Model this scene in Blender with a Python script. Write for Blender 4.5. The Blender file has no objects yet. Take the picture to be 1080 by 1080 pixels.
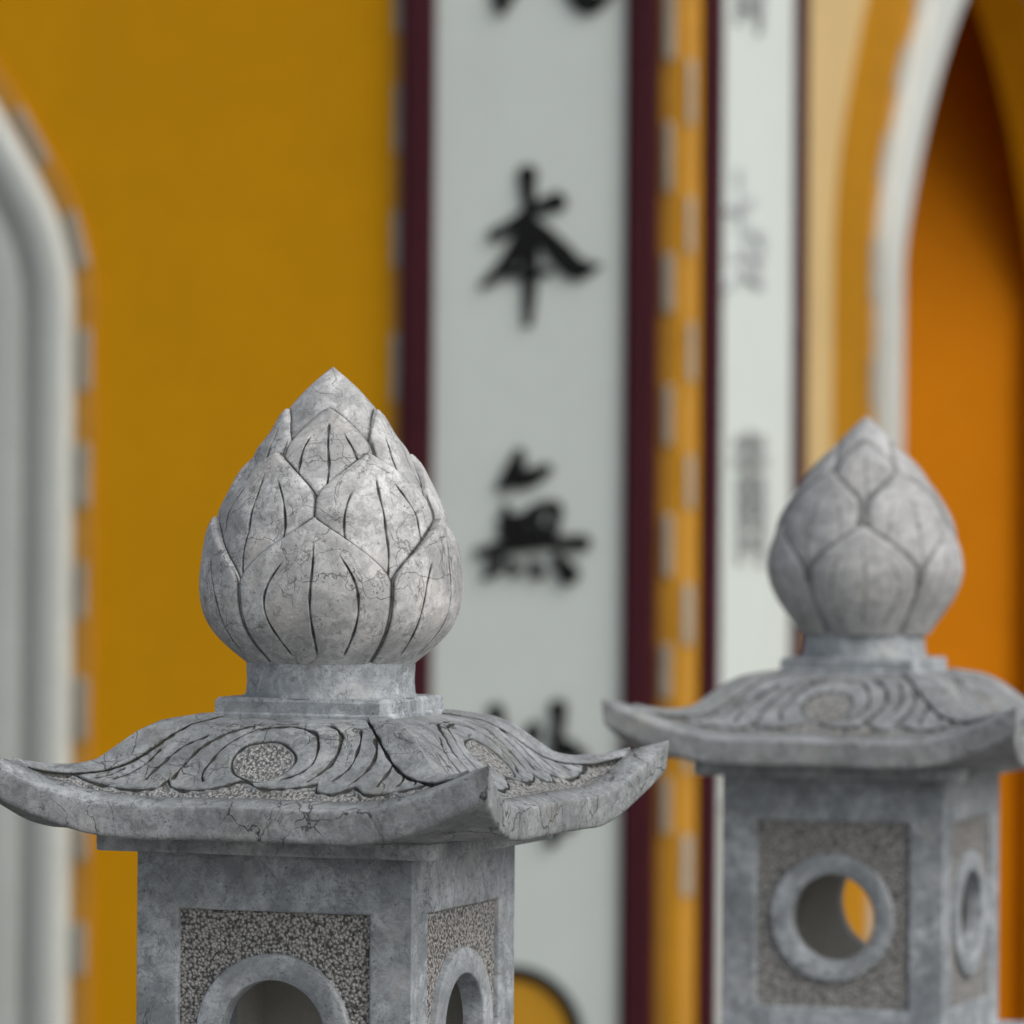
import bpy, bmesh, math, random
import numpy as np
from mathutils import Matrix, Vector

random.seed(4)
rng = np.random.default_rng(7)
R = math.radians
scene = bpy.context.scene
COL = scene.collection

# ------------------------------------------------------------------ camera
HC = 2.25                                  # eye height
cam_d = bpy.data.cameras.new('camera')
cam = bpy.data.objects.new('camera', cam_d)
COL.objects.link(cam)
cam.location = (0, 0, HC)
cam.rotation_euler = (Matrix.Rotation(R(90), 3, 'X') @ Matrix.Rotation(R(0.4), 3, 'Z')).to_euler()
cam_d.sensor_width = 36
cam_d.lens = 36 * 5000 / 1080.0
cam_d.clip_start = 0.1
cam_d.clip_end = 3000
cam_d.dof.use_dof = True
cam_d.dof.focus_distance = 5.24
cam_d.dof.aperture_fstop = 4.35
scene.camera = cam

# ------------------------------------------------------------------ light
SUN_AZ, SUN_EL = R(132), R(42)              # azimuth from +Y towards +X
world = bpy.data.worlds.new('World')
scene.world = world
world.use_nodes = True
wn = world.node_tree
sky = wn.nodes.new('ShaderNodeTexSky')
sky.sky_type = 'NISHITA'
sky.sun_disc = False
sky.sun_elevation = SUN_EL
sky.sun_rotation = SUN_AZ
sky.dust_density = 4.0
sky.air_density = 1.0
sky.ozone_density = 0.6
bgn = wn.nodes['Background']
hs_ = wn.nodes.new('ShaderNodeHueSaturation')        # high thin cloud: the blue is mostly washed out
hs_.inputs['Saturation'].default_value = 0.38
wn.links.new(sky.outputs[0], hs_.inputs['Color'])
wn.links.new(hs_.outputs[0], bgn.inputs[0])
bgn.inputs[1].default_value = 0.12
sun_d = bpy.data.lights.new('sun', 'SUN')
sun = bpy.data.objects.new('sun', sun_d)
COL.objects.link(sun)
sun_d.energy = 0.70
sun_d.angle = R(60)
sun_d.color = (1.0, 0.98, 0.96)
sd = Vector((math.sin(SUN_AZ) * math.cos(SUN_EL), math.cos(SUN_AZ) * math.cos(SUN_EL), math.sin(SUN_EL)))
sun.rotation_euler = sd.to_track_quat('Z', 'Y').to_euler()
scene.view_settings.view_transform = 'Standard'
scene.view_settings.look = 'None'
scene.view_settings.exposure = 0.14
scene.view_settings.gamma = 1.0

# ------------------------------------------------------------------ helpers
def tag(o, label=None, cat=None, group=None, kind=None):
    if label: o['label'] = label
    if cat: o['category'] = cat
    if group: o['group'] = group
    if kind: o['kind'] = kind
    return o

def empty(name, loc, rz=0.0):
    o = bpy.data.objects.new(name, None)
    COL.objects.link(o)
    o.empty_display_size = 0.2
    o.location = loc
    o.rotation_euler = (0, 0, rz)
    return o

class MB:
    """collects verts/faces (+ optional point attributes) for one mesh"""
    def __init__(self):
        self.v, self.f, self.n = [], [], 0
        self.carve, self.pit = [], []
    def add(self, verts, faces, carve=None, pit=None):
        verts = np.asarray(verts, float).reshape(-1, 3)
        self.v.append(verts)
        k = len(verts)
        self.carve.append(np.zeros(k) if carve is None else np.asarray(carve, float).ravel())
        self.pit.append(np.zeros(k) if pit is None else np.asarray(pit, float).ravel())
        off = self.n
        self.f.extend([tuple(int(i) + off for i in f) for f in faces])
        self.n += k
    def grid(self, P, closed_u=False, flip=False, carve=None, pit=None):
        h, w = P.shape[:2]
        idx = np.arange(h * w).reshape(h, w)
        if closed_u:
            idx = np.concatenate([idx, idx[:, :1]], axis=1)
        a, b, c, d = idx[:-1, :-1], idx[:-1, 1:], idx[1:, 1:], idx[1:, :-1]
        q = np.stack([a, b, c, d] if not flip else [a, d, c, b], -1).reshape(-1, 4)
        self.add(P.reshape(-1, 3), q, carve, pit)
    def box(self, x0, x1, y0, y1, z0, z1):
        v = [(x, y, z) for z in (z0, z1) for y in (y0, y1) for x in (x0, x1)]
        f = [(0, 2, 3, 1), (4, 5, 7, 6), (0, 1, 5, 4), (2, 6, 7, 3), (0, 4, 6, 2), (1, 3, 7, 5)]
        self.add(v, f)
    def prism(self, poly, d0, d1, fn):
        """poly: list of 2-D points; fn(a,b,d) -> xyz; extrudes from d0 to d1"""
        n = len(poly)
        bm = bmesh.new()
        A = [bm.verts.new(fn(p[0], p[1], d0)) for p in poly]
        B = [bm.verts.new(fn(p[0], p[1], d1)) for p in poly]
        bm.faces.new(A); bm.faces.new(B[::-1])
        for i in range(n):
            j = (i + 1) % n
            bm.faces.new((A[i], B[i], B[j], A[j]))
        bmesh.ops.recalc_face_normals(bm, faces=bm.faces)
        bmesh.ops.triangulate(bm, faces=[f for f in bm.faces if len(f.verts) > 4])
        bm.verts.index_update()
        self.add([v.co[:] for v in bm.verts], [[v.index for v in f.verts] for f in bm.faces])
        bm.free()
    def build(self, name, mat, parent=None, smooth=None, bevel=None, weld=False, loc=None):
        me = bpy.data.meshes.new(name)
        me.from_pydata(np.concatenate(self.v).tolist(), [], self.f)
        ca, pi = np.concatenate(self.carve), np.concatenate(self.pit)
        if ca.any() or pi.any():
            for nm, arr in (('carve', ca), ('pit', pi)):
                at = me.attributes.new(nm, 'FLOAT', 'POINT')
                at.data.foreach_set('value', arr.astype(np.float32))
        if weld:
            bm = bmesh.new(); bm.from_mesh(me)
            bmesh.ops.remove_doubles(bm, verts=bm.verts, dist=1e-5)
            bmesh.ops.recalc_face_normals(bm, faces=bm.faces)
            bm.to_mesh(me); bm.free()
        me.materials.append(mat)
        if smooth is not None:
            me.polygons.foreach_set('use_smooth', [True] * len(me.polygons))
            if smooth < 180:
                me.set_sharp_from_angle(angle=R(smooth))
        o = bpy.data.objects.new(name, me)
        COL.objects.link(o)
        if parent is not None:
            o.parent = parent
        if loc is not None:
            o.location = loc
        if bevel:
            m = o.modifiers.new('bevel', 'BEVEL')
            m.width = bevel; m.segments = 2; m.limit_method = 'ANGLE'; m.angle_limit = R(35)
        return o

# ------------------------------------------------------------------ materials
class NT:
    def __init__(self, name):
        self.m = bpy.data.materials.new(name)
        self.m.use_nodes = True
        self.t = self.m.node_tree
        self.p = self.t.nodes['Principled BSDF']
    def n(self, typ, **kw):
        nd = self.t.nodes.new(typ)
        for k, v in kw.items():
            if k.startswith('i_'):
                key = k[2:]
                nd.inputs[int(key) if key.isdigit() else key].default_value = v
            else:
                setattr(nd, k, v)
        return nd
    def l(self, a, b): self.t.links.new(a, b)
    def noise(self, vec, scale, detail=4, rough=0.55, dist=0.0):
        nd = self.n('ShaderNodeTexNoise')
        nd.inputs['Scale'].default_value = scale
        nd.inputs['Detail'].default_value = detail
        nd.inputs['Roughness'].default_value = rough
        nd.inputs['Distortion'].default_value = dist
        self.l(vec, nd.inputs['Vector'])
        return nd.outputs['Fac']
    def ramp(self, fac, stops, interp='LINEAR'):
        nd = self.n('ShaderNodeValToRGB')
        nd.color_ramp.interpolation = interp
        els = nd.color_ramp.elements
        while len(els) < len(stops): els.new(0.5)
        for e, (p, c) in zip(els, stops):
            e.position = p
            e.color = (c, c, c, 1) if isinstance(c, (int, float)) else (*c, 1)
        self.l(fac, nd.inputs[0])
        return nd.outputs[0]
    def mix(self, fac, a, b, mode='MIX'):
        nd = self.n('ShaderNodeMix', data_type='RGBA', blend_type=mode)
        for sock, val in ((nd.inputs[0], fac), (nd.inputs[6], a), (nd.inputs[7], b)):
            if hasattr(val, 'is_output'): self.l(val, sock)
            elif isinstance(val, (int, float)): sock.default_value = val
            else: sock.default_value = (*val, 1)
        return nd.outputs[2]
    def math(self, op, a, b=None, clamp=False):
        nd = self.n('ShaderNodeMath', operation=op, use_clamp=clamp)
        for s, v in zip(nd.inputs, (a, b)):
            if v is None: continue
            if hasattr(v, 'is_output'): self.l(v, s)
            else: s.default_value = v
        return nd.outputs[0]
    def coord(self, offset=(0, 0, 0)):
        tc = self.n('ShaderNodeTexCoord')
        mp = self.n('ShaderNodeMapping')
        mp.inputs['Location'].default_value = offset
        self.l(tc.outputs['Object'], mp.inputs['Vector'])
        return mp.outputs[0]
    def bump(self, h, strength, dist, prev=None):
        b = self.n('ShaderNodeBump')
        b.inputs['Strength'].default_value = strength
        b.inputs['Distance'].default_value = dist
        self.l(h, b.inputs['Height'])
        if prev is not None: self.l(prev, b.inputs['Normal'])
        return b.outputs[0]

def stone_mat(name, light, dark, offset, crack=1.0, pitted=False, moss=0.0, vein=1.0, light_vein=.5, lo=.40, cw=.016, cm0=.50, wear=1.0):
    t = NT(name)
    co = t.coord(offset)
    # cloudy mineral variation
    big = t.noise(co, 9, 6, 0.62, 0.6)
    med = t.noise(co, 34, 6, 0.65, 0.4)
    fac = t.math('ADD', t.math('MULTIPLY', big, 0.6), t.math('MULTIPLY', med, 0.4))
    base = t.mix(t.ramp(fac, [(lo, 0.0), (1 - lo, 1.0)]), dark, light)
    # fine grain
    fine = t.noise(co, 420, 3, 0.7)
    base = t.mix(t.ramp(fine, [(0.3, 0.35), (0.7, 0.0)]), base, tuple(c * 0.55 for c in dark))
    # coarse mottling and fine dark flecks
    mot = t.noise(co, 62, 10, 0.80, 0.9)
    base = t.mix(t.ramp(mot, [(0.47, 0.0), (0.60, 0.60 * wear)]), base, tuple(c * 0.50 for c in dark))
    fl = t.noise(co, 190, 4, 0.75)
    base = t.mix(t.ramp(fl, [(0.58, 0.0), (0.66, 0.75 * wear)]), base, tuple(c * 0.35 for c in dark))
    st = t.noise(co, 8.5, 9, 0.74, 1.6)
    base = t.mix(t.ramp(st, [(0.50, 0.0), (0.55, 0.40 * wear)]), base, tuple(c * 0.62 for c in dark))
    # warm dusty patches
    wp = t.noise(co, 16, 4, 0.6, 0.3)
    base = t.mix(t.ramp(wp, [(0.55, 0.0), (0.72, 0.35)]), base, (light[0] * 1.02, light[1] * 0.95, light[2] * 0.86))
    # dark marble veins: thin contour lines of warped noise, present in patches
    def contour(scale, width, dist, mscale, lo, hi, det=6):
        n1 = t.noise(co, scale, det, 0.6, dist)
        d = t.math('ABSOLUTE', t.math('SUBTRACT', n1, 0.5))
        line = t.ramp(d, [(0.0, 1.0), (width, 0.0)])
        mk = t.ramp(t.noise(co, mscale, 3, 0.5), [(lo, 0.0), (hi, 1.0)])
        return t.math('MULTIPLY', line, mk)
    v1 = contour(11, 0.0085, 1.2, 7, 0.46, 0.60)
    v2 = contour(26, 0.012, 0.8, 12, 0.50, 0.62)
    vv = t.math('MULTIPLY', t.math('MAXIMUM', v1, t.math('MULTIPLY', v2, 0.7)), 0.85 * vein, clamp=True)
    base = t.mix(vv, base, tuple(c * 0.28 for c in dark))
    v3 = contour(15, 0.006, 0.9, 9, 0.52, 0.66)
    base = t.mix(t.math('MULTIPLY', v3, light_vein), base, tuple(min(0.75, c * 1.5) for c in light))
    # cracks along warped voronoi cell borders
    wv = t.n('ShaderNodeTexNoise'); wv.inputs['Scale'].default_value = 28; wv.inputs['Detail'].default_value = 5
    t.l(co, wv.inputs['Vector'])
    wadd = t.n('ShaderNodeVectorMath', operation='MULTIPLY_ADD')
    t.l(wv.outputs['Color'], wadd.inputs[0]); wadd.inputs[1].default_value = (0.05, 0.05, 0.05); t.l(co, wadd.inputs[2])
    vo = t.n('ShaderNodeTexVoronoi', feature='DISTANCE_TO_EDGE'); vo.inputs['Scale'].default_value = 17
    t.l(wadd.outputs[0], vo.inputs['Vector'])
    cm = t.ramp(t.noise(co, 11, 3, 0.5, 0.2), [(cm0, 0.0), (cm0 + .09, 1.0)])
    ck = t.math('MULTIPLY', t.ramp(vo.outputs['Distance'], [(0.0, 1.0), (cw, 0.0)]), cm)
    ck = t.math('MULTIPLY', ck, crack, clamp=True)
    base = t.mix(ck, base, tuple(c * 0.16 for c in dark))
    # small dark pores
    pv = t.n('ShaderNodeTexVoronoi'); pv.inputs['Scale'].default_value = 120
    t.l(co, pv.inputs['Vector'])
    pore = t.math('MULTIPLY', t.ramp(pv.outputs['Distance'], [(0.10, 1.0), (0.2, 0.0)]),
                  t.ramp(t.noise(co, 40, 2), [(0.58, 0.0), (0.66, 1.0)]))
    base = t.mix(t.math('MULTIPLY', pore, 0.75), base, (0.03, 0.03, 0.028))
    # dirt settled in chiselled lines (real carved recesses carry the attribute)
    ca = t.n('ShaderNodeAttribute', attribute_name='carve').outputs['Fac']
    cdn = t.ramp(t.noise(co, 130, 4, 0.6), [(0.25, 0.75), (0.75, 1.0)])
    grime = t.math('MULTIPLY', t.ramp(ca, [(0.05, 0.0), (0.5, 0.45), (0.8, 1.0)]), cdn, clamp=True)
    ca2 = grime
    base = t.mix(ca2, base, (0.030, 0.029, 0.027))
    # bush-hammered ground: light and dark grains
    gv = t.n('ShaderNodeTexVoronoi'); gv.inputs['Scale'].default_value = 255
    t.l(co, gv.inputs['Vector'])
    sep = t.n('ShaderNodeSeparateColor'); t.l(gv.outputs['Color'], sep.inputs[0])
    gw = t.noise(co, 240, 2, 0.5, 0.5)
    cell = t.math('SUBTRACT', 1.0, t.math('MULTIPLY', gv.outputs['Distance'], 1.25))
    gm = t.math('ADD', t.math('MULTIPLY', gw, 0.62), t.math('MULTIPLY', cell, 0.38))
    gl = t.math('ADD', gm, t.math('MULTIPLY', t.math('SUBTRACT', sep.outputs[0], 0.5), 0.12))
    grain = t.ramp(gl, [(0.31, (0.085, 0.085, 0.083)), (0.42, (0.25, 0.247, 0.24)), (0.54, (0.45, 0.44, 0.42)), (0.72, (0.60, 0.585, 0.555))])
    if pitted:
        pfac = 1.0
        base = grain
    else:
        pfac = t.n('ShaderNodeAttribute', attribute_name='pit').outputs['Fac']
        base = t.mix(t.math('MULTIPLY', pfac, 0.72), base, grain)
    if moss:
        mn = t.math('MULTIPLY', t.ramp(t.noise(co, 22, 5, 0.65), [(0.50, 0.0), (0.68, 1.0)]), moss)
        base = t.mix(mn, base, (0.10, 0.095, 0.055))
    t.l(base, t.p.inputs['Base Color'])
    t.p.inputs['Roughness'].default_value = 0.62
    t.l(t.math('SUBTRACT', 0.38, t.math('MULTIPLY', ca2, 0.33)), t.p.inputs['Specular IOR Level'])
    rr = t.ramp(med, [(0.3, 0.5), (0.7, 0.75)])
    t.l(rr, t.p.inputs['Roughness'])
    b1 = t.bump(fine, 0.25, 0.0010)
    b2 = t.bump(t.noise(co, 60, 5, 0.6), 0.3, 0.003, b1)
    b3 = t.bump(t.math('MULTIPLY', t.math('MAXIMUM', ck, t.math('MULTIPLY', vv, 0.4)), -1.0), 0.6, 0.0015, b2)
    gh = t.math('MULTIPLY', gm, pfac)
    b4 = t.bump(gh, 1.0, 0.006, b3)
    t.l(b4, t.p.inputs['Normal'])
    return t.m

def paint_mat(name, col, rough=0.5, var=0.12, offset=(0, 0, 0), streak=0.0, spec=0.4):
    t = NT(name)
    co = t.coord(offset)
    n1 = t.noise(co, 1.6, 5, 0.6, 0.4)
    n2 = t.noise(co, 14, 5, 0.6)
    f = t.math('ADD', t.math('MULTIPLY', n1, 0.65), t.math('MULTIPLY', n2, 0.35))
    base = t.mix(t.ramp(f, [(0.36, 0.0), (0.64, 1.0)]), tuple(c * (1 - var) for c in col), tuple(min(1, c * (1 + var * 0.5)) for c in col))
    if streak:
        mp = t.n('ShaderNodeMapping'); mp.inputs['Scale'].default_value = (9, 9, 0.5)
        t.l(co, mp.inputs['Vector'])
        s = t.ramp(t.noise(mp.outputs[0], 1.0, 5, 0.6), [(0.55, 0.0), (0.75, streak)])
        base = t.mix(s, base, tuple(c * 0.55 for c in col))
    t.l(base, t.p.inputs['Base Color'])
    t.p.inputs['Roughness'].default_value = rough
    t.p.inputs['Specular IOR Level'].default_value = spec
    t.l(t.bump(n2, 0.2, 0.004), t.p.inputs['Normal'])
    return t.m

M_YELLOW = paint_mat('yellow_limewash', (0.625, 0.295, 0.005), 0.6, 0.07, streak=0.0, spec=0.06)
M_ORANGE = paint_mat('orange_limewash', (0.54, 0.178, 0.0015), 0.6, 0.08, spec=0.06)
M_WALL_SHEEN = paint_mat('sheen_tinted_limewash', (0.66, 0.47, 0.20), 0.45, 0.08)  # pale tint stands in for sky sheen on the yellow wall
M_WHITE = paint_mat('white_plaster', (0.58, 0.61, 0.575), 0.5, 0.08, streak=0.10)
M_BOARD = paint_mat('white_enamel_board', (0.72, 0.785, 0.74), 0.38, 0.04, streak=0.05)
M_DASH = paint_mat('weathered_white_relief', (0.36, 0.34, 0.285), 0.6, 0.25)
M_STRIP = paint_mat('ochre_border_paint', (0.50, 0.245, 0.03), 0.6, 0.15)
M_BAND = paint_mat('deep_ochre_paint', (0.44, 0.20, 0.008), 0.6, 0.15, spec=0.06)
M_MAROON = paint_mat('maroon_lacquer', (0.062, 0.012, 0.018), 0.42, 0.15, spec=0.2)
M_BLACK = paint_mat('black_lacquer', (0.008, 0.008, 0.008), 0.4, 0.1, spec=0.25)
M_INK_SHEEN = paint_mat('pale_painted_sheen', (0.52, 0.55, 0.56), 0.30, 0.2, spec=0.5)  # sky sheen on black letters, put into the colour as pale grey
M_INK_SHEEN2 = paint_mat('grey_painted_sheen', (0.30, 0.315, 0.31), 0.30, 0.2, spec=0.5)  # same sheen on black letters, painted as a darker grey
M_GOLD = paint_mat('gold_paint', (0.66, 0.33, 0.02), 0.4, 0.1)
M_PAVE = paint_mat('pale_paving', (0.20, 0.19, 0.175), 0.7, 0.2)
M_FLOOR = paint_mat('pale_cream_floor_tile', (0.62, 0.54, 0.40), 0.35, 0.1)
M_TILE = paint_mat('clay_roof_tile', (0.22, 0.09, 0.05), 0.7, 0.2)

# ------------------------------------------------------------------ setting
g = MB()
n = 40
xs = np.linspace(-1, 1, n + 1)
xs = np.sign(xs) * np.abs(xs) ** 3 * 900
GX, GY = np.meshgrid(xs, xs)
g.grid(np.stack([GX, GY, np.zeros_like(GX)], -1))
tag(g.build('courtyard', M_PAVE), kind='structure')

TH = R(-20)                                   # everything in the court is turned by this

# ------------------------------------------------------------------ temple building
CORNER = Vector((0.4560, 12.0, 0))            # street-side corner of the pavilion
B = empty('temple_building', CORNER, TH)
tag(B, 'yellow temple pavilion with white moulded arches and a cut corner behind the lanterns', 'temple')
FW, SW = 6.63, 6.32                           # front and side lengths
FC, SC = -3.315, 3.16                         # arch centres
AW, WT = 1.27, 0.20           # arch half width, spring height, wall thickness
WTOP = HC + 2.6
CH = 0.036                                    # chamfer

def F_front(a, z, d): return (a, -d, z)       # a along the wall, d outwards
def F_side(a, z, d): return (d, a, z)
def F_back(a, z, d): return (a, SW + d, z)
def F_left(a, z, d): return (-FW - d, a, z)

def arch_half(w, off, spring):
    """right half of the opening outline pushed out by off: (x, z) from floor to apex.
    four-centred arch: a tight haunch, then a long flat curve up to a point"""
    pts = [(w + off, z) for z in np.linspace(0.0, spring, 8)]
    r1, r2, a1 = .26, 2.25, R(28)
    c1 = (w - r1, spring)
    c2 = (c1[0] + (r1 - r2) * math.cos(a1), spring + (r1 - r2) * math.sin(a1))
    for a in np.linspace(0, a1, 9)[1:]:
        pts.append((c1[0] + (r1 + off) * math.cos(a), c1[1] + (r1 + off) * math.sin(a)))
    am = math.acos(-c2[0] / (r2 + off))
    for a in np.linspace(a1, am, 22)[1:]:
        pts.append((c2[0] + (r2 + off) * math.cos(a), c2[1] + (r2 + off) * math.sin(a)))
    return pts

SPRING = {}
def arch_path(w, off, fn=None):
    h = arch_half(w, off, SPRING[fn])
    return [(x, z) for x, z in h] + [(-x, z) for x, z in h[::-1][1:]]

SPRING.update({F_front: HC + .54, F_side: HC + .69, F_back: HC + .5, F_left: HC + .5})
def arch_wall(name, mat, c, x0, x1, fn, d0, d1, off=0.0, top=WTOP, bottom=0.0, **kw):
    pts = [(c + x, max(z, bottom)) for x, z in arch_path(AW if fn is not F_left else 2.3, off, fn)]
    poly = [(x0, bottom), (x0, top), (x1, top), (x1, bottom)] + pts
    m = MB(); m.prism(poly, d0, d1, fn)
    return m.build(name, mat, B, **kw)

arch_wall('wall', M_YELLOW, FC, -FW, -CH, F_front, -WT, 0)
arch_wall('wall', M_YELLOW, SC, CH, SW - WT - .001, F_side, -WT, 0)
arch_wall('wall', M_YELLOW, FC, -FW + WT + .001, 0, F_back, -WT, 0)
arch_wall('wall', M_YELLOW, SC, WT + .001, SW - WT - .001, F_left, -WT, 0)
m = MB()
m.prism([(-CH + .0005, .0005), (-WT, WT), (-.0005, CH - .0005)], 0, WTOP, lambda a, b, d: (a, b, d))
m.build('corner_face', M_YELLOW, B)
m = MB(); m.box(-FW + WT + .002, -WT - .002, WT + .002, SW - WT - .01, 0.02, 0.15); m.build('floor', M_FLOOR, B)
# rear hall wall seen through the side arch, its corner angled to catch sun
DG = [(-FW + WT + .01, 3.70), (-1.05, 3.70), (-WT - .003, 4.547), (-WT - .003, 4.75), (-1.12, 3.85), (-FW + WT + .01, 3.85)]
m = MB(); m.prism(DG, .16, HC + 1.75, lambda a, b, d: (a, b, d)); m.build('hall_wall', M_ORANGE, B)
m = MB(); m.box(-FW + WT + .01, -WT - .005, 1.35, SW - WT - .01, HC + 1.76, HC + 1.84); m.build('shade_slab', M_ORANGE, B)  # unseen slab added to shade the upper part of the orange wall
m = MB()
y0, y1, x0, x1, zr = 4.0, SW + .4, -FW - .4, .4, WTOP + .003
m.add([(x0, y0, zr), (x1, y0, zr), (x1, y1, zr), (x0, y1, zr), (x0, y0, zr + .1), (x1, y0, zr + .1), (x1, y1, zr + .1), (x0, y1, zr + .1),
       (x0, (y0 + y1) / 2, zr + 1.2), (x1, (y0 + y1) / 2, zr + 1.2)],
      [(3, 2, 1, 0), (0, 1, 5, 4), (2, 3, 7, 6), (4, 5, 9, 8), (6, 7, 8, 9), (1, 2, 6, 9, 5), (3, 0, 4, 8, 7)])
m.build('roof', M_TILE, B)
m = MB()
m.box(-FW - .08, -CH - .01, -.08, WT + .08, WTOP + .002, WTOP + .12)
m.box(-WT - .08, .08, CH + .02, 3.95, WTOP + .004, WTOP + .118)
m.build('coping', M_TILE, B)

def sweep_arch(name, mat, c, fn, profile, **kw):
    """profile: list of (offset from opening, distance proud of wall)"""
    rows = []
    for off, d in profile:
        rows.append([fn(c + x, z, d) for x, z in arch_path(AW, off, fn)])
    P = np.array(rows)
    m = MB(); m.grid(P)
    return m.build(name, mat, B, **kw)

MOULD = [(0.0, -.02), (0.0, .028), (.006, .034), (.05, .034), (.058, .028), (.066, .034), (.165, .038), (.176, .034), (.180, .026), (.181, .004), (.228, .004), (.230, .030)]
MOULD += [(.234, .046), (.242, .060), (.252, .066), (.300, .068), (.314, .064), (.322, .054)]
MOULD += [(.328, .010), (.33, -.01)]
for c, fn in ((FC, F_front), (SC, F_side)):
    k_ = 1.0 if fn is F_front else .78            # the side arch has a slimmer moulding
    sweep_arch('arch_moulding', M_WHITE, c, fn, [(o_ * k_, d_) for o_, d_ in MOULD], smooth=40)
# broad raised band round the side arch and, beyond it, wall sheen painted as a pale field
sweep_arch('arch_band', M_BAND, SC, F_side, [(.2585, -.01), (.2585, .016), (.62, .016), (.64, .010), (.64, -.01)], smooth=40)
arch_wall('sheen_panel', M_WALL_SHEEN, SC, .915, SC * 2 - .915, F_side, -.01, .006, off=.5, top=4.1)

# weathered white dashes in relief along borders
def dash(parent, p, tdir, length, width, fn, d0, d1):
    tx, tz = tdir
    nx, nz = tz, -tx
    length *= random.uniform(.82, 1.12); width *= random.uniform(.75, 1.12)
    p = (p[0] + random.uniform(-.003, .003), p[1] + random.uniform(-.012, .012))
    poly = []
    for sx, sz in ((-1, -1), (-1, 1), (1, 1), (1, -1)):
        poly.append((p[0] + tx * length / 2 * sx + nx * width / 2 * sz, p[1] + tz * length / 2 * sx + nz * width / 2 * sz))
    m = MB(); m.prism(poly, d0, d1, fn)
    return m.build('dash', M_DASH, parent, bevel=.006)

def straight_dashes(x, width, zc, period, fn, length=0.165):
    m = MB(); m.prism([(x - width * .56, .1), (x + width * .56, .1), (x + width * .56, WTOP - .1), (x - width * .56, WTOP - .1)], -.01, .0035, fn)
    st = m.build('dash_border', M_STRIP, B)
    for k in range(-6, 6):
        z = HC + zc + k * period
        if z < HC - 1.7 or z > HC + 2.3: continue
        dash(st, (x, z), (0, 1), length, width, fn, .0005, .013)

def F_chamf(a, z, d):
    q = math.sqrt(.5)
    return (-CH / 2 + a * q + d * q, CH / 2 + a * q - d * q, z)
straight_dashes(-.806, .030, 1.012, .316, F_front)
straight_dashes(-.064, .030, 1.237, .328, F_front)
straight_dashes(0, .028, 1.066, .328, F_chamf)

def arch_dashes(c, fn, off, s0, period, length, width):
    st = sweep_arch('dash_border', M_STRIP, c, fn, [(off - width * .62, -.01), (off - width * .62, .019), (off + width * .62, .019), (off + width * .62, -.01)])
    P = np.array(arch_path(AW, off, fn))
    seg = np.linalg.norm(np.diff(P, axis=0), axis=1)
    cum = np.concatenate([[0], np.cumsum(seg)])
    s = s0 % period
    while s < cum[-1]:
        i = max(min(np.searchsorted(cum, s) - 1, len(seg) - 1), 0)
        p = P[i] + (P[i + 1] - P[i]) * (s - cum[i]) / seg[i]
        td = (P[i + 1] - P[i]) / seg[i]
        if p[1] > HC - 1.8:
            dash(st, (c + p[0], p[1]), td, length, width, fn, .016, .028)
        s += period
arch_dashes(FC, F_front, .356, HC + .395, .310, .155, .040)
arch_dashes(SC, F_side, .290, HC + .25, .330, .165, .040)

# ------------------------------------------------------------------ couplet boards
def ribbon(pts, widths, sub=6):
    """smooth variable-width stroke as an outline polygon (2-D)"""
    P = np.array(pts, float); W = np.array(widths, float)
    k = len(P)
    tt = np.linspace(0, k - 1, (k - 1) * sub + 1)
    out, ow = [], []
    for t in tt:
        i = min(int(t), k - 2); u = t - i
        p0, p1, p2, p3 = P[max(i - 1, 0)], P[i], P[i + 1], P[min(i + 2, k - 1)]
        out.append(0.5 * ((2 * p1) + (p2 - p0) * u + (2 * p0 - 5 * p1 + 4 * p2 - p3) * u * u + (3 * p1 - p0 - 3 * p2 + p3) * u ** 3))
        uu = u * u * (3 - 2 * u)
        ow.append(W[i] * (1 - uu) + W[i + 1] * uu)
    out, ow = np.array(out), np.array(ow)
    d = np.gradient(out, axis=0); d /= np.linalg.norm(d, axis=1)[:, None] + 1e-9
    nrm = np.stack([-d[:, 1], d[:, 0]], 1)
    Lh = out + nrm * ow[:, None] / 2; Rh = out - nrm * ow[:, None] / 2
    # rounded ends
    def cap(p, dr, w, n0):
        r = []
        for a in np.linspace(math.pi / 2, -math.pi / 2, 7)[1:-1]:
            r.append(p + n0 * (w / 2) * math.sin(a) + dr * (w / 2) * 0.8 * math.cos(a))
        return r
    return list(Lh) + cap(out[-1], d[-1], ow[-1], nrm[-1]) + [q for q in Rh[::-1]] + cap(out[0], -d[0], ow[0], -nrm[0])

def stroke_prism(m, poly, d0, d1, fn):
    m.prism([tuple(p) for p in poly], d0, d1, fn)

def character(parent, strokes, to_plane, fn, mat, d0):
    m = MB()
    for i, (pts, w) in enumerate(strokes):
        pp = [to_plane(*p) for p in pts]
        sc = to_plane.scale
        stroke_prism(m, ribbon(pp, [x * sc * 1.48 for x in w]), d0 - .006, d0 + .012 + i * .0006, fn)
    return m.build('character', mat, parent)

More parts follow.
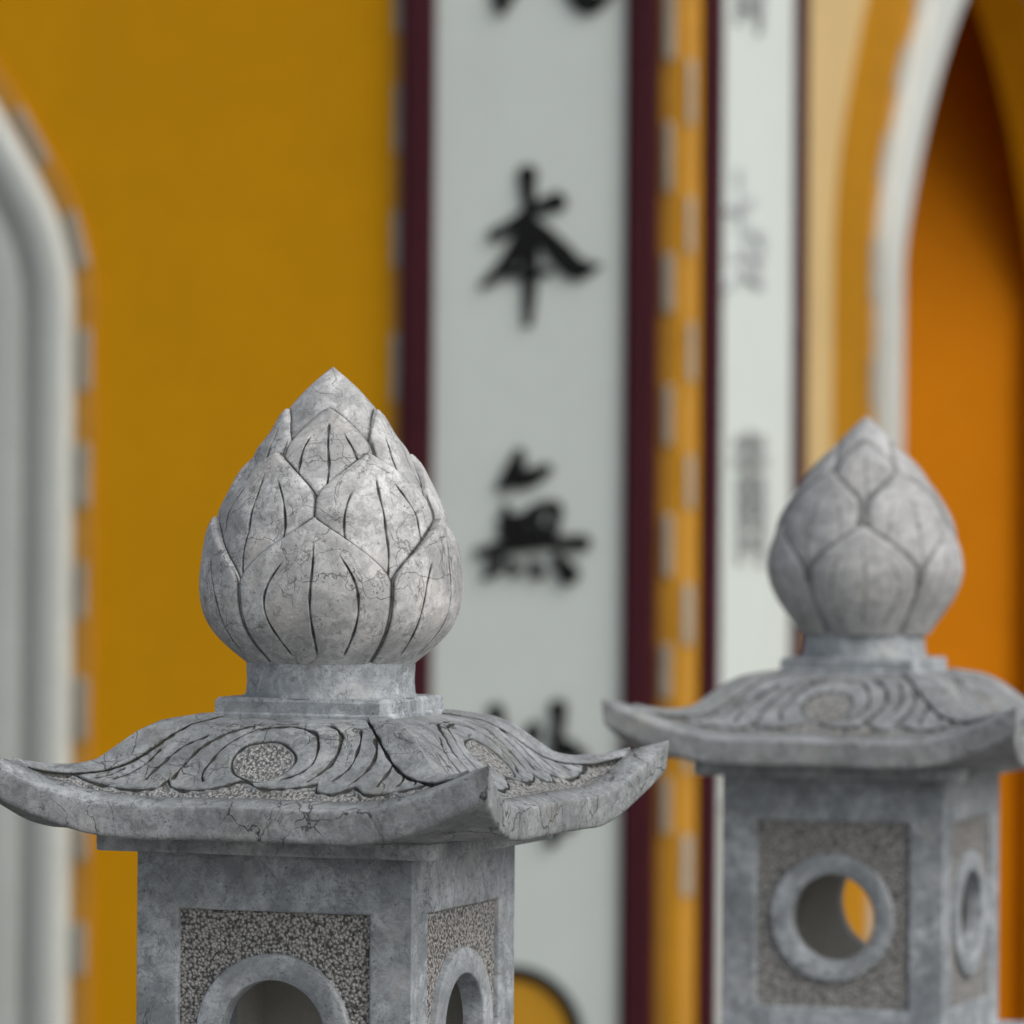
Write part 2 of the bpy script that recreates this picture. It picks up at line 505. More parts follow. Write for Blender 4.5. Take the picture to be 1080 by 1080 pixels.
def board(label, x0, x1, fn, fw0, fw1, z0, z1):
    e = empty('couplet_board', B.matrix_basis @ Vector(fn((x0 + x1) / 2, z0, 0)), TH)
    off = Vector(fn((x0 + x1) / 2, z0, 0))
    g = lambda a, z, d: tuple(Vector(fn(a, z, d)) - off)
    tag(e, label, 'couplet board', 'couplet boards at the temple corner')
    m = MB(); m.prism([(x0 + fw0 - .01, z0 + .05), (x1 - fw1 + .01, z0 + .05), (x1 - fw1 + .01, z1 - .05), (x0 + fw0 - .01, z1 - .05)], .001, .020, g)
    m.build('panel', M_BOARD, e)
    m = MB()
    for a, b in ((x0, x0 + fw0), (x1 - fw1, x1)):
        pr = [(a, z0), (b, z0), (b, z1), (a, z1)]
        m.prism(pr, .0005, .040, g)
        w = b - a
        m.prism([(a + w * .28, z0 + .01), (b - w * .28, z0 + .01), (b - w * .28, z1 - .01), (a + w * .28, z1 - .01)], .03, .047, g)
    m.prism([(x0 + fw0 + .0005, z0), (x1 - fw1 - .0005, z0), (x1 - fw1 - .0005, z0 + .09), (x0 + fw0 + .0005, z0 + .09)], .0005, .039, g)
    m.prism([(x0 + fw0 + .0005, z1 - .09), (x1 - fw1 - .0005, z1 - .09), (x1 - fw1 - .0005, z1), (x0 + fw0 + .0005, z1)], .0005, .039, g)
    m.build('frame', M_MAROON, e, bevel=.004)
    return e, g

class Plane2:
    """maps drawing units to the board: origin (ox, oy) -> (ax, az)"""
    def __init__(s, ox, oy, ax, az, kx, kz): s.o, s.a, s.k, s.scale = (ox, oy), (ax, az), (kx, kz), kz
    def __call__(s, x, y): return (s.a[0] + (x - s.o[0]) * s.k[0], s.a[1] - (y - s.o[1]) * s.k[1])

BEN = [([(410, 125), (412, 210), (422, 340), (428, 560), (426, 800), (420, 985)], [78, 62, 44, 66, 52, 30]),
       ([(215, 482), (330, 420), (450, 335), (585, 290)], [48, 52, 50, 78]),
       ([(420, 430), (370, 540), (280, 660), (160, 765)], [80, 84, 60, 26]),
       ([(425, 410), (520, 500), (610, 600), (690, 672), (820, 655)], [60, 80, 96, 92, 14]),
       ([(330, 705), (430, 690), (530, 690)], [36, 44, 30])]
WU = [([(378, 95), (345, 200), (265, 300)], [44, 74, 34]),
      ([(345, 245), (430, 240), (535, 185)], [80, 74, 44]),
      ([(285, 490), (400, 465), (500, 400), (585, 405), (575, 500), (560, 590)], [50, 44, 40, 46, 46, 36]),
      ([(300, 395), (312, 500), (320, 620)], [26, 50, 50]),
      ([(385, 460), (392, 540), (395, 620)], [46, 52, 46]),
      ([(480, 420), (478, 520), (470, 610)], [36, 40, 40]),
      ([(280, 555), (420, 540), (560, 530)], [42, 40, 34]),
      ([(150, 665), (330, 630), (560, 605), (745, 603)], [40, 52, 48, 62]),
      ([(265, 705), (240, 750), (190, 805)], [40, 58, 26]),
      ([(330, 720), (365, 770)], [30, 46]),
      ([(455, 715), (492, 785)], [32, 50]),
      ([(590, 690), (665, 790)], [44, 84])]
SHI = [([(205, 165), (235, 330), (170, 560), (330, 800), (390, 860)], [66, 50, 44, 40, 20]),
       ([(440, 265), (390, 420), (300, 640), (120, 880)], [58, 56, 46, 22]),
       ([(110, 480), (260, 420), (440, 330)], [40, 40, 60]),
       ([(578, 135), (585, 260), (560, 340), (640, 395)], [72, 48, 50, 88]),
       ([(510, 450), (640, 400), (720, 430)], [34, 40, 60]),
       ([(520, 600), (640, 580), (690, 600), (660, 840)], [36, 40, 50, 40]),
       ([(520, 600), (540, 760), (550, 850)], [40, 46, 40]),
       ([(540, 820), (600, 850), (670, 840)], [40, 52, 40]),
       ([(550, 850), (550, 950)], [46, 40])]
FA = [([(120, -420), (420, -480), (860, -520)], [50, 56, 76]),
      ([(470, -760), (480, -500), (420, -300), (240, 20)], [70, 60, 60, 30]),
      ([(470, -300), (600, -140), (720, 20), (880, -30)], [54, 84, 100, 16]),
      ([(190, -60), (215, 60)], [60, 36])]
LEFT = [([(280, 0), (300, 160), (250, 330)], [60, 60, 30]),
        ([(120, 300), (330, 250), (520, 210)], [40, 50, 60]),
        ([(330, 260), (340, 500), (250, 760), (90, 900)], [60, 60, 50, 24]),
        ([(360, 480), (520, 430), (700, 520), (640, 720)], [44, 44, 70, 50]),
        ([(230, 640), (430, 600), (640, 640)], [40, 50, 44]),
        ([(300, 780), (470, 760), (700, 840)], [44, 60, 40])]
BOOK = [([(180, 60), (420, 40), (640, 60)], [60, 60, 70]),
        ([(150, 210), (400, 190), (680, 200)], [46, 56, 60]),
        ([(400, -10), (410, 300), (405, 620)], [60, 64, 60]),
        ([(230, 350), (420, 340), (620, 350)], [50, 56, 60]),
        ([(230, 340), (240, 640), (240, 960)], [56, 60, 50]),
        ([(610, 350), (620, 640), (600, 980)], [60, 64, 56]),
        ([(240, 500), (420, 490), (610, 500)], [50, 50, 50]),
        ([(240, 660), (420, 650), (610, 660)], [50, 50, 50]),
        ([(240, 820), (420, 810), (610, 820)], [50, 50, 50])]

kx, kz = 0.00260 / 5.4, 0.00243 / 5.4
fb, gf = board('tall white couplet board facing the camera, with bold black characters between maroon strips', -.787, -.090, F_front, .092, .084, HC - 1.56, HC + 2.4)
for st, oy in ((BEN, 160), (WU, 460)):
    character(fb, st, Plane2(0, 0, -.466 + (480 - 546) * .00260, HC + .885 - (oy - 176) * .00243, kx, kz), gf, M_BLACK, .020)
k2 = .00243 / 5.68
character(fb, SHI, Plane2(0, 0, -.466 + (490 - 546) * .00260, HC + .885 - (720 - 176) * .00243, .0026 / 5.68, k2), gf, M_BLACK, .020)
character(fb, FA, Plane2(0, 0, -.466 + (490 - 546) * .00260, HC + .885 - (2 - 176) * .00243, .0026 / 5.68, k2), gf, M_BLACK, .020)
# gold roundel with a black rim near the foot of the board
def disc_poly(cx, cz, r, n=48): return [(cx + r * math.cos(2 * math.pi * i / n), cz + r * math.sin(2 * math.pi * i / n)) for i in range(n)]
cz = HC - 1.352
m = MB(); m.prism(disc_poly(-.462, cz, .172), .015, .026, gf); med = m.build('roundel', M_GOLD, fb)
m = MB()
ring = []
for rr, d in ((.155, .02), (.158, .032), (.165, .036), (.182, .036), (.189, .032), (.192, .015)):
    ring.append([gf(x, z, d) for x, z in disc_poly(-.462, cz, rr)])
m.grid(np.array(ring), closed_u=True)
m.build('rim', M_BLACK, med, smooth=50)

sb, gs = board('white couplet board seen edge-on round the corner, with black characters greyed by painted-in sky sheen', .050, .890, F_side, .070, .085, HC - 1.56, HC + 2.4)
for st, z0, mt, ax in ((LEFT, .885, M_INK_SHEEN, .15), (BOOK, .205, M_INK_SHEEN2, .20), (BOOK, 1.60, M_INK_SHEEN2, .16), (LEFT, -.45, M_INK_SHEEN, .16)):
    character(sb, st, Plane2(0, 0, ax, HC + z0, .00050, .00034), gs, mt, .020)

# ------------------------------------------------------------------ stone lanterns
def smooth(a, b, x):
    t = np.clip((x - a) / (b - a), 0, 1)
    return t * t * (3 - 2 * t)

def chamber_loops():
    return

def sqloop(hx, hy, k=24):
    p = []
    t = np.arange(k) / k
    p += [(-hx + 2 * hx * u, -hy) for u in t]
    p += [(hx, -hy + 2 * hy * u) for u in t]
    p += [(hx - 2 * hx * u, hy) for u in t]
    p += [(-hx, hy - 2 * hy * u) for u in t]
    return np.array(p)
def cloop(r, k=96):
    a = R(225) + np.arange(k) / k * 2 * math.pi
    return np.stack([r * np.cos(a), r * np.sin(a)], 1)

def make_lantern(label, loc, mats, lotus, seed):
    L = empty('stone_lantern', loc, TH)
    tag(L, label, 'stone lantern', 'stone lanterns before the temple')
    S_lotus, S_roof, S_body, S_pit, S_in = mats
    Z = lambda z: HC + z
    hb = .165
    zc0, zh, zpan, zring = -.570, .190, -.009, -.013
    # ---- light chamber: four walls with round windows
    fr, inn = MB(), MB()
    dps = []
    def side(k):
        a = k * math.pi / 2
        ca, sa = math.cos(a), math.sin(a)
        def fn(p2, d):
            d = np.broadcast_to(d, (len(p2),))
            x, y, z = p2[:, 0], -(hb + d), p2[:, 1]
            return np.stack([x * ca - y * sa, x * sa + y * ca, z + Z(zc0)], 1)
        return fn
    chamber = None
    panels, rings = [], []
    for k in range(4):
        fn = side(k)
        up = np.array([0, zpan]); ur = np.array([0, zring])
        P = np.array([fn(sqloop(hb, zh), 0), fn(sqloop(.1165, .1365) + up, 0), fn(sqloop(.1145, .1345) + up, -.0015), fn(sqloop(.114, .134) + up, -.007)])
        fr.grid(P, closed_u=True)
        P = np.array([fn(sqloop(.1405, zh), -.0245), fn(cloop(.0625 if k != 2 else lotus['back_r']) + ur, -.0245)])
        inn.grid(P, closed_u=True, flip=True)
        pm = MB()
        A, Bc = sqloop(.1142, .1342) + up, cloop(.0915) + ur
        rows = [fn(A * (1 - u) + Bc * u, -.0068) for u in np.linspace(0, 1, 8)]
        pm.grid(np.array(rows), closed_u=True)
        panels.append(pm)
        rm = MB()
        rows = [fn(cloop(r_) + ur, d_) for r_, d_ in [(max(a_, lotus['back_r'] if k == 2 else 0), b_) for a_, b_ in ((.0922, -.009), (.0920, -.0005), (.0912, .0012), (.0895, .0018), (.0645, .0018), (.0632, .0010), (.0626, -.0010), (.0623, -.0245))]]
        rm.grid(np.array(rows), closed_u=True)
        rings.append(rm)
    chamber = fr.build('light_chamber', S_body, L, weld=True, bevel=.0025)
    inn.build('inner_wall', S_in, chamber)
    for pm in panels: pm.build('carved_panel', S_pit, chamber)
    for rm in rings: rm.build('window_ring', S_body, chamber, smooth=50)

    # ---- roof
    rm = MB()
    nu = 620 if lotus['hi'] else 260
    nm = 250 if lotus['hi'] else 110
    u = np.linspace(-1, 1, nu)
    prof_hs = np.array([.262, .250, .235, .215, .195, .165, .145, .110, .090])
    prof_z = np.array([-.3150, -.3120, -.3055, -.2940, -.2785, -.2510, -.2395, -.2325, -.2320])
    hs_m = np.linspace(.262, .090, nm)
    z_m = np.interp(hs_m, prof_hs[::-1], prof_z[::-1])
    ker = np.hanning(21 if nm > 100 else 11); ker /= ker.sum(); pad = len(ker) // 2
    z_m = np.convolve(np.pad(z_m, pad, mode='edge'), ker, 'valid')
    rows_hs = [.12, .195, .203, .225, .250, .268, .276, .2795, .2810] + list(np.linspace(.2815, .2830, 6)) + [.2829, .2822, .2795, .272] + list(hs_m)
    rows_z = [-.3606, -.3618, -.3616, -.3615, -.3608, -.3602, -.3598, -.3588, -.3565] + list(np.linspace(-.353, -.327, 6)) + [-.3242, -.3230, -.3219, -.3188] + list(z_m)
    nlow = len(rows_hs) - nm
    hs = np.array(rows_hs)[:, None]; zz = np.array(rows_z)[:, None]
    ku = np.clip((np.abs(u) - .46) / .54, 0, 1) ** 2.1
    wq = np.clip((hs - .199) / (.283 - .199), 0, 1) ** 1.25
    U = np.broadcast_to(u, (len(rows_hs), nu))
    tt = np.concatenate([np.full(nlow, -1.0), np.linspace(0, 1, nm)])[:, None]       # 0 rim .. 1 top
    X = U * hs                                                                       # metres along the side
    Vv = (zz + .312) / (.232 * -1 + .312)
    # drawing coordinates of the relief (centre of the scroll at 440,265)
    cx = 440 + X / .000345 * 1.0
    hgt = np.where(tt >= 0, np.clip(tt, 0, 1), 0)
    cy = 395 - np.interp(hgt, [0, .06, .30, .55, .80, 1.0], [-.03, 0, .33, .70, .95, 1.0]) * 275
    cy = np.broadcast_to(cy, cx.shape)
    on = (tt > .03) & (tt < .985)
    wob = 4 * np.sin(cx * .021 + seed) + 2 * np.sin(cx * .053 + cy * .03 + 2 * seed)
    rx = (cx - 440) / np.where(cx < 440, 112, 104); ry = (cy + wob - 265) / 58
    rho = np.sqrt(rx ** 2 + ry ** 2)
    # hip band (leaf shaped), measured from the corner line
    dh = (1 - np.abs(U)) * hs
    wid = .012 + .030 * np.sin(np.pi * np.clip(tt * .95 + .04, 0, 1)) ** 1.2
    hip = on & (dh < wid)
    lobe_pts = np.array([(-330, 372), (-250, 380), (-190, 352), (-150, 372), (-70, 386), (60, 386), (120, 374), (140, 340), (165, 365), (220, 378), (290, 374), (350, 355), (400, 332), (420, 338), (450, 358),
                         (500, 368), (560, 364), (620, 350), (655, 338), (668, 370), (720, 378), (760, 362), (785, 348), (830, 374), (900, 384), (990, 376), (1060, 360), (1120, 376), (1200, 372)], float)
    lobes = np.interp(cx, lobe_pts[:, 0], lobe_pts[:, 1]) - 13
    pitz = on & (cy > lobes) & (dh > wid) & (tt < .30)
    circ = on & (rho < 1.0)
    disp = np.zeros_like(cx); carve = np.zeros_like(cx); pit = np.zeros_like(cx)
    px = .000345                                                                     # metres per drawing unit
    def groove(dist, w, depth, mask, dirt=1.0):
        w = w * (.72 + .30 * np.sin(cx * .047 + cy * .09 + seed * 3) + .22 * np.sin(cx * .11 - cy * .13))
        w = np.maximum(w, .0008)
        gg = np.exp(-(dist / w) ** 2) * mask
        np.minimum(disp, -depth * gg + np.minimum(disp, 0) * (1 - gg), out=disp)
        np.maximum(carve, np.clip(gg * 1.7, 0, 1) * dirt, out=carve)
        np.maximum(carve, np.exp(-(dist / (2.8 * w)) ** 2) * mask * .30 * dirt, out=carve)
    field = (on & ~hip & ~pitz).astype(float)
    strokes = [[(268, 328), (248, 300), (255, 262), (290, 220), (340, 190), (400, 172), (470, 166), (540, 175), (590, 200), (610, 235), (605, 265), (575, 298), (530, 318)],
               [(158, 322), (165, 280), (195, 235), (250, 200), (310, 175), (390, 158), (480, 150)],
               [(600, 158), (660, 185), (680, 215), (672, 255), (650, 295), (625, 322)],
               [(715, 175), (742, 200), (745, 240), (730, 280), (702, 312)],
               [(785, 192), (808, 220), (805, 260), (790, 300), (768, 328)],
               [(878, 258), (872, 300), (866, 335)], [(932, 300), (940, 320), (935, 342)], [(995, 316), (993, 346)],
               [(68, 330), (78, 290), (110, 250), (160, 215), (205, 196)], [(-35, 339), (7, 311), (35, 275), (60, 240)],
               [(-184, 349), (-113, 331), (-70, 305), (-40, 275)], [(-293, 321), (-233, 326), (-162, 311), (-120, 296)],
               [(345, 178), (352, 150)], [(-90, 350), (-58, 330), (-30, 300)]]
    wx = cx + 3 * np.sin(cy * .06 + seed) + 2 * np.sin(cx * .05 + seed); wy = cy + wob * .4
    for k, st in enumerate(strokes):
        st = np.array(st, float)
        if k and lotus['hi'] is False: st = st + np.array([rng.normal(0, 5), rng.normal(0, 3)])
        best = np.full(cx.shape, 1e9)
        nseg = len(st) - 1
        for i in range(nseg):
            for q0 in range(3):                       # subdivided for a smooth curve
                def cr(u_):
                    p0, p1, p2, p3 = st[max(i - 1, 0)], st[i], st[i + 1], st[min(i + 2, nseg)]
                    return .5 * (2 * p1 + (p2 - p0) * u_ + (2 * p0 - 5 * p1 + 4 * p2 - p3) * u_ ** 2 + (3 * p1 - p0 - 3 * p2 + p3) * u_ ** 3)
                A_, B_ = cr(q0 / 3), cr((q0 + 1) / 3)
                d_ = B_ - A_
                # cy is foreshortened: one unit of it covers more stone than one unit of cx
                u_ = np.clip(((wx - A_[0]) * d_[0] + (wy - A_[1]) * d_[1] * 2.2) / (d_[0] ** 2 + 2.2 * d_[1] ** 2), 0, 1)
                best = np.minimum(best, (wx - A_[0] - u_ * d_[0]) ** 2 + 2.2 * (wy - A_[1] - u_ * d_[1]) ** 2)
        best = np.sqrt(best) * px
        groove(best, .0019 + .0003 * (k % 3), .0036, field, 1.0)
        disp += np.exp(-((best - .005) / .004) ** 2) * field * .0005
    groove((rho - 1.0) * 80 * px, .0013, .003, field, .8)
    # little gaps between scroll tails
    groove(np.abs(cy - lobes) * px * 1.3, .0027, .004, (on & ~hip & (tt < .36)).astype(float), .95)
    groove((dh - wid), .0019, .0042, (on & (tt < .93)).astype(float), 1.0)
    # fluting between grooves
    hipz = np.where(hip, .0042 * np.sqrt(np.clip(1 - (dh / wid) ** 2, 0, 1)), 0)
    disp *= smooth(0, .004, dh)
    soft = smooth(0, .006, (cy - lobes) * px)
    disp -= np.where(pitz, .0045 * soft, 0); pit = np.maximum(pit, np.where(pitz, soft, 0))
    carve = np.maximum(carve, np.where(pitz, .25, 0))
    # grime where the mound meets the rim
    carve = np.maximum(carve, np.where((tt >= 0) & ~hip, .55 * np.exp(-((hgt - .015) / .03) ** 2), 0))
    cs = smooth(0, .004, (1.0 - rho) * 80 * px)
    disp -= np.where(circ, .0032 * cs, 0); pit = np.maximum(pit, np.where(circ, cs, 0))
    # hand-cut irregularity
    irr = .0005 * (np.sin(X * 31 + seed) + .6 * np.sin(X * 83 + 2 * seed + hs * 40)) * np.clip((hs - .1) * 8, 0, 1) * smooth(0, .05, dh) + hipz
    # base surface then displace along the slope normal
    k_ = ku[None, :]
    flare = 1 + .080 * k_ * wq
    tipthin = np.ones_like(k_)
    zlow = zz + .056 * k_ * wq
    PX, PY, PZ = X * flare, -hs * flare + 0 * X, zlow + irr
    P = np.stack([PX, PY, PZ], -1)
    du = np.gradient(P, axis=1); dv = np.gradient(P, axis=0)
    N = np.cross(du, dv); N /= np.linalg.norm(N, axis=2)[..., None] + 1e-12
    P = P + N * disp[..., None]
    for k in range(4):
        a = k * math.pi / 2
        ca, sa = math.cos(a), math.sin(a)
        Q = np.stack([P[..., 0] * ca - P[..., 1] * sa, P[..., 0] * sa + P[..., 1] * ca, P[..., 2] + HC], -1)
        st_ = 1 if k < 2 else 3                       # sides turned away from the court are cut coarser
        cols = sorted(set(range(0, nu, st_)) | {nu - 1})
        rm.grid(Q[:, cols], carve=carve[:, cols], pit=pit[:, cols])
    rm.build('roof', S_roof, L, smooth=50, weld=True)
    # ---- slab under the roof
    m = MB(); m.box(-.200, .200, -.200, .200, Z(-.3801), Z(-.3612))
    m.build('under_slab', S_body, L, bevel=.003)
    # ---- block and neck under the bud
    m = MB()
    hw = .100
    loops = []
    for h_, z_ in ((.1025, -.2360), (.1025, -.2295), (.0995, -.2270), (.0995, -.2150), (.0975, -.2120), (.0960, -.2105), (.06, -.2103)):
        q = sqloop(h_, h_, 12)
        loops.append(np.column_stack([q + .0005 * np.sin(q * 90 + seed), np.full(len(q), Z(z_))]))
    m.grid(np.array(loops), closed_u=True)
    m.build('finial_base', S_body, L, smooth=30)

    # ---- lotus bud
    yc, rad, zmap = lotus['yc'], lotus['r'], lotus['z']
    yd = np.linspace(yc[0], yc[-1], 1500)
    rd = np.interp(yd, yc, rad)
    kw = np.hanning(131); kw /= kw.sum()
    rpad = np.concatenate([2 * rd[0] - rd[65:0:-1], rd, 2 * rd[-1] - rd[-2:-67:-1]])
    rd = np.maximum(np.convolve(rpad, kw, 'valid'), .4)
    env = lambda y: np.interp(y, yd, rd)
    kk = lotus['k']
    # neck, a part of its own
    nk = MB()
    nrows = []
    for r_, z_ in lotus['neck']:
        ph = np.linspace(0, 2 * math.pi, 97)[:-1]
        nrows.append(np.stack([r_ * np.cos(ph), r_ * np.sin(ph), np.full(96, Z(z_))], -1))
    nk.grid(np.array(nrows), closed_u=True)
    nk.build('neck', S_body, L, smooth=35)
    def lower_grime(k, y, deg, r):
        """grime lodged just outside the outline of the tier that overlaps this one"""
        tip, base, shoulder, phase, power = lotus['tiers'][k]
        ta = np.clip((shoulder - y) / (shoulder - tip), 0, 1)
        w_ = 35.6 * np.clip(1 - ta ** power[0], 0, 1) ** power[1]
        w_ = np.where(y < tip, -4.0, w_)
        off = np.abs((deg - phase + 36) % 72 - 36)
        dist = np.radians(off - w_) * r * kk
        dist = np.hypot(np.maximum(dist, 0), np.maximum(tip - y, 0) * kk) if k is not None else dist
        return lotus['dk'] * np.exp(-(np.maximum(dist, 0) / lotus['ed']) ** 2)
    nr = 240
    core = MB()
    ys = np.linspace(yc[0], yc[-1], nr)
    rr = env(ys) - .55 * lotus['sink'] * smooth(lotus['tips'][-1] - 10, lotus['tips'][-1] + 40, ys)
    rr = rr - .9 * lotus['sink'] * smooth(lotus['tips'][-1] + 70, lotus['tips'][-1] + 140, ys)
    ph = np.linspace(0, 2 * math.pi, 97)[:-1]
    zz_ = Z(zmap(ys))
    rr[0] = .5
    P = np.stack([rr[:, None] * kk * np.cos(ph), rr[:, None] * kk * np.sin(ph), np.broadcast_to(zz_[:, None], (nr, 96))], -1)
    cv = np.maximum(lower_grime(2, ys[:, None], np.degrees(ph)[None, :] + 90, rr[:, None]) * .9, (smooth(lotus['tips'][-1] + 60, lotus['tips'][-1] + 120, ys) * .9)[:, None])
    core.grid(P[::-1], closed_u=True, carve=cv[::-1])
    bud = core.build('lotus_finial', S_lotus, L, smooth=180)
    hi_s, hi_t = (310, 200) if lotus['hi'] else (110, 110)
    for ti, (tip, base, shoulder, phase, power) in enumerate(lotus['tiers']):
        lower_tip = lotus['tiers'][ti - 1][0] if ti else None
        for j in range(5):
            facing = math.cos(R(phase + 72 * j - 20)) > -.35
            ns, ntt = (hi_s, hi_t) if facing else (50, 60)
            s = np.linspace(-1, 1, ns)
            t = np.linspace(0, 1, ntt)
            y = base + (tip - base) * t
            jit = rng.normal(0, 1, 6)
            tau = np.clip((shoulder - y) / (shoulder - tip), 0, 1)
            W = 35.6 * np.clip(1 - tau ** power[0], 0, 1) ** power[1]
            W = np.maximum(W, .5)
            kv = np.hanning(ntt // 3 * 2 + 1); kv /= kv.sum(); hp = len(kv) // 2
            Wv = np.convolve(np.concatenate([np.full(hp, W[0]), W, np.full(hp, W[-1])]), kv, 'valid')
            Wv = np.minimum(Wv, W * 1.25)
            ph0 = phase + 72 * j + jit[0] * .8
            skew = jit[1] * 1.3 * tau ** 1.5
            PH = ph0 + skew[:, None] + s[None, :] * W[:, None]
            r0 = env(y)
            if lower_tip is not None:
                r0 = r0 - lotus['sink'] * smooth(lower_tip - 30, lower_tip + 60, y)
            r0 = r0 + lotus['flare'] * smooth(lotus['fl0'], 1.0, t) ** 1.5
            RR = r0[:, None] + lotus['bulge'] * (1 - s[None, :] ** 2) * (1 - tau[:, None])
            wm = np.radians(W)[:, None] * r0[:, None] * kk                       # half width in metres
            edge = (1 - np.abs(s))[None, :] * wm
            # near the tip the distance to the outline is shorter across the slope
            RR = RR - (lotus['round'] / kk) * np.exp(-(edge / lotus['rw']) ** 1.3) * np.where(t[:, None] > .97, .6, 1)
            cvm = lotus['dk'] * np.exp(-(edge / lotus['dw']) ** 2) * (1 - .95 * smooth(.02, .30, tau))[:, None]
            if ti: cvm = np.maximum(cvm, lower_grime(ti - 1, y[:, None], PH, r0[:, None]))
            dep = np.zeros_like(RR)
            for sc_, t0, t1 in ((0, .07 + .02 * jit[2], .86), (-.52, .05, .76 + .03 * jit[3]), (.52, .05, .78 + .03 * jit[4])):
                cen = sc_ * (.80 + .30 * np.sin(np.pi * np.clip(t * 1.05, 0, 1)) + .06 * np.sin(t * 7 + jit[5])) + .02 * np.sin(9 * t + jit[1] * 3)
                cen = cen * Wv / W
                dist = (s[None, :] - cen[:, None]) * wm
                amp = smooth(t0, t0 + .06, t) * (1 - smooth(t1 - .10, t1, t))
                amp = amp * (.75 + .25 * np.sin(t * 31 + jit[0] * 9))
                gwv = lotus['gw'] * (1 + .22 * np.sin(t * 17 + jit[2] * 5) + .12 * np.sin(t * 53 + jit[3] * 5))
                gg = np.exp(-(np.abs(dist) / gwv[:, None]) ** 2.6) * amp[:, None]
                dep = np.maximum(dep, gg)
            RR = RR - dep * lotus['gd'] / kk
            # thin raised rim along the free edge near the tip
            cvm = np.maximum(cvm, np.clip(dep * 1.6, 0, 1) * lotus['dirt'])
            th = np.radians(PH)
            zt = np.broadcast_to(Z(zmap(y))[:, None], RR.shape)
            outer = np.stack([RR * kk * np.sin(th), -RR * kk * np.cos(th), zt], -1)
            Ri = RR - (lotus['thick'] / kk)
            inner = np.stack([Ri * kk * np.sin(th), -Ri * kk * np.cos(th), zt - .0015], -1)
            pm = MB()
            pm.grid(outer, carve=cvm)
            # side walls down to the core
            def wall(o, i_, flip):
                q = np.stack([o, o * .35 + i_ * .65, i_], 0)
                pm.grid(q, flip=flip, carve=np.stack([np.zeros(len(o)), np.full(len(o), .35), np.full(len(o), .7)]))
            wall(outer[:, 0], inner[:, 0], False)
            wall(outer[:, -1], inner[:, -1], True)
            wall(outer[-1], inner[-1], False)
            pm.build('petal', S_lotus, bud, smooth=55)

    # ---- stand below the chamber
    def stepped(name, secs, mat=S_body, bev=.006):
        mm = MB()
        loops = []
        for h_, z_ in secs:
            q = sqloop(h_, h_, 6)
            loops.append(np.column_stack([q, np.full(len(q), z_)]))
        mm.grid(np.array(loops), closed_u=True)
        return mm.build(name, mat, L, smooth=30)
    zb = Z(-.7602)
    stepped('table_slab', [(.10, zb - .075), (.15, zb - .070), (.205, zb - .04), (.21, zb - .035), (.21, zb - .002), (.207, zb), (.05, zb)])
    stepped('post', [(.135, .40), (.115, .46), (.100, .80), (.105, zb - .10), (.12, zb - .0745), (.02, zb - .0745)])
    stepped('foot', [(.30, .0), (.30, .22), (.295, .228), (.22, .26), (.20, .34), (.15, .398), (.02, .4)])
    return L

# first lantern: sharper petals
q = .3148 * 1.08e-3
yA = np.array([58, 66, 80, 100, 130, 160, 200, 250, 300, 350, 400, 450, 500, 560, 620, 680, 750, 820, 880, 930, 980, 1010, 1040, 1062], float)
rA = np.array([1, 14, 28, 52, 86, 113, 148, 184, 222, 262, 300, 331, 358, 386, 411, 429, 438, 438, 427, 404, 362, 326, 288, 262], float)
lotA = dict(yc=yA, r=rA, k=q, z=lambda y: -((370 + y * .3148) - 540) * 1.08e-3, hi=True, back_r=.0640, sink=22.0, flare=17.0, bulge=5.0,
            round=.0026, rw=.0026, gw=.00135, gd=.0028, dirt=1.0, thick=.011, dw=.0024, ed=.0040, fl0=.62, dk=.95,
            tips=[562, 348, 200],
            tiers=[(562, 1052, 775, -8.5 + 22, (1.45, 1.08)), (348, 790, 505, 28 + 22, (1.5, .95)), (200, 500, 330, -3 + 22, (1.6, .80))],
            neck=[(.094, -.165), (.0965, -.172), (.0960, -.180), (.0955, -.195), (.0965, -.206), (.0985, -.2095), (.0985, -.2112)])
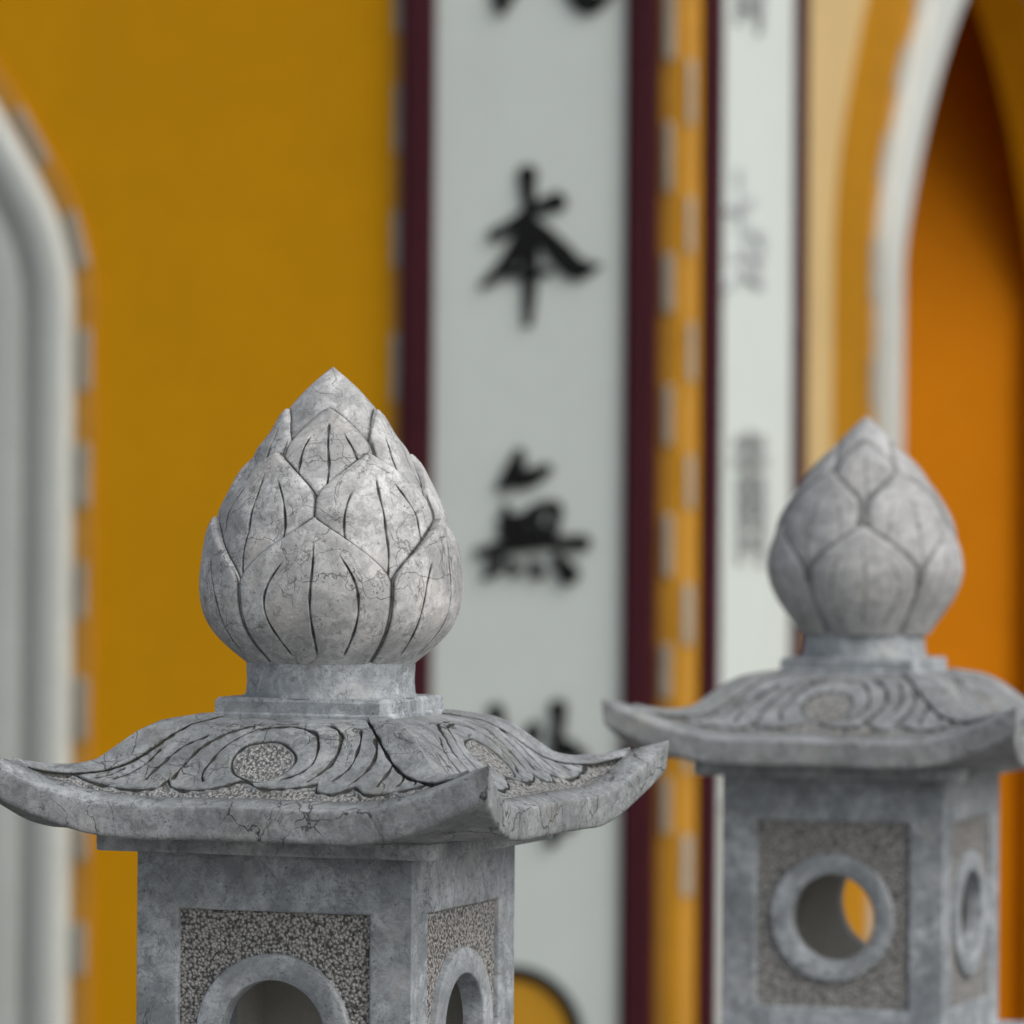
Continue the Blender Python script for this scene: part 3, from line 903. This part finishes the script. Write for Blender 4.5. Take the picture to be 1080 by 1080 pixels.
# second lantern: plumper, smoother bud
yB = np.array([0, 8, 20, 45, 75, 110, 150, 190, 230, 275, 320, 365, 410, 450, 490, 530, 560, 585], float)
sB = 231.0 / 585 * 1.4e-3
rB = np.array([1, 11, 25, 50, 80, 114, 150, 180, 203, 228, 245, 255, 257, 248, 230, 202, 180, 165], float)
lotB = dict(yc=yB, r=rB, k=sB, z=lambda y: .1450 - y * sB, hi=False, back_r=.0780, sink=9.0, flare=1.5, bulge=7.0,
            round=.0060, rw=.0065, gw=.0020, gd=.0014, dirt=.5, thick=.009, dw=.0034, ed=.0046, fl0=.8, dk=.62,
            tips=[291, 150, 62],
            tiers=[(291, 580, 410, -1 + 15.7, (1.3, .85)), (150, 440, 235, 35 + 15.7, (1.5, .80)), (62, 290, 130, -1 + 15.7, (1.6, .75))],
            neck=[(.088, -.172), (.0885, -.180), (.0890, -.190), (.0900, -.200), (.0925, -.2080), (.0930, -.2112)])

S_PIT = stone_mat('bush_hammered_stone', (0.30, 0.30, 0.30), (0.2, 0.2, 0.2), (0, 0, 0), pitted=True)
S_IN = stone_mat('brightened_inner_stone', (0.74, 0.73, 0.68), (0.68, 0.67, 0.62), (2, 0, 1), crack=.1, vein=.2, wear=.15)  # interior light put into the colour: paler than the outer chamber stone
mA = (stone_mat('weathered_limestone_bud', (0.80, 0.81, 0.81), (0.44, 0.447, 0.45), (0, 0, 0), crack=.7, cw=.013, cm0=.46, vein=1.1, light_vein=.15, lo=.42),
      stone_mat('veined_limestone_roof', (0.49, 0.52, 0.535), (0.26, 0.28, 0.29), (3.1, 1.7, .4), crack=1.0, cw=.019, cm0=.45, vein=1.25, moss=.25, light_vein=.3),
      stone_mat('blue_grey_limestone', (0.60, 0.645, 0.68), (0.31, 0.343, 0.37), (1.3, 5.2, 2.2), crack=.4, vein=1.1, moss=.2, light_vein=.3, lo=.42), S_PIT, S_IN)
mB = (stone_mat('smooth_limestone_bud', (0.63, 0.638, 0.638), (0.42, 0.426, 0.427), (5, 2, 0), crack=.1, vein=.3, light_vein=.1),
      stone_mat('smooth_limestone_roof', (0.46, 0.487, 0.497), (0.28, 0.297, 0.305), (6.1, 1.7, 3.4), crack=.3, vein=.5, moss=.25, light_vein=.2),
      mA[2], S_PIT, S_IN)
lan1 = make_lantern('nearer grey stone lantern with sharp pointed lotus petals and a cracked upswept roof', (-.205, 5.4, 0), mA, lotA, 1.0)
lan2 = make_lantern('farther grey stone lantern with a rounder smooth bud, before the orange archway', (.522, 7.0, 0), mB, lotB, 2.3)
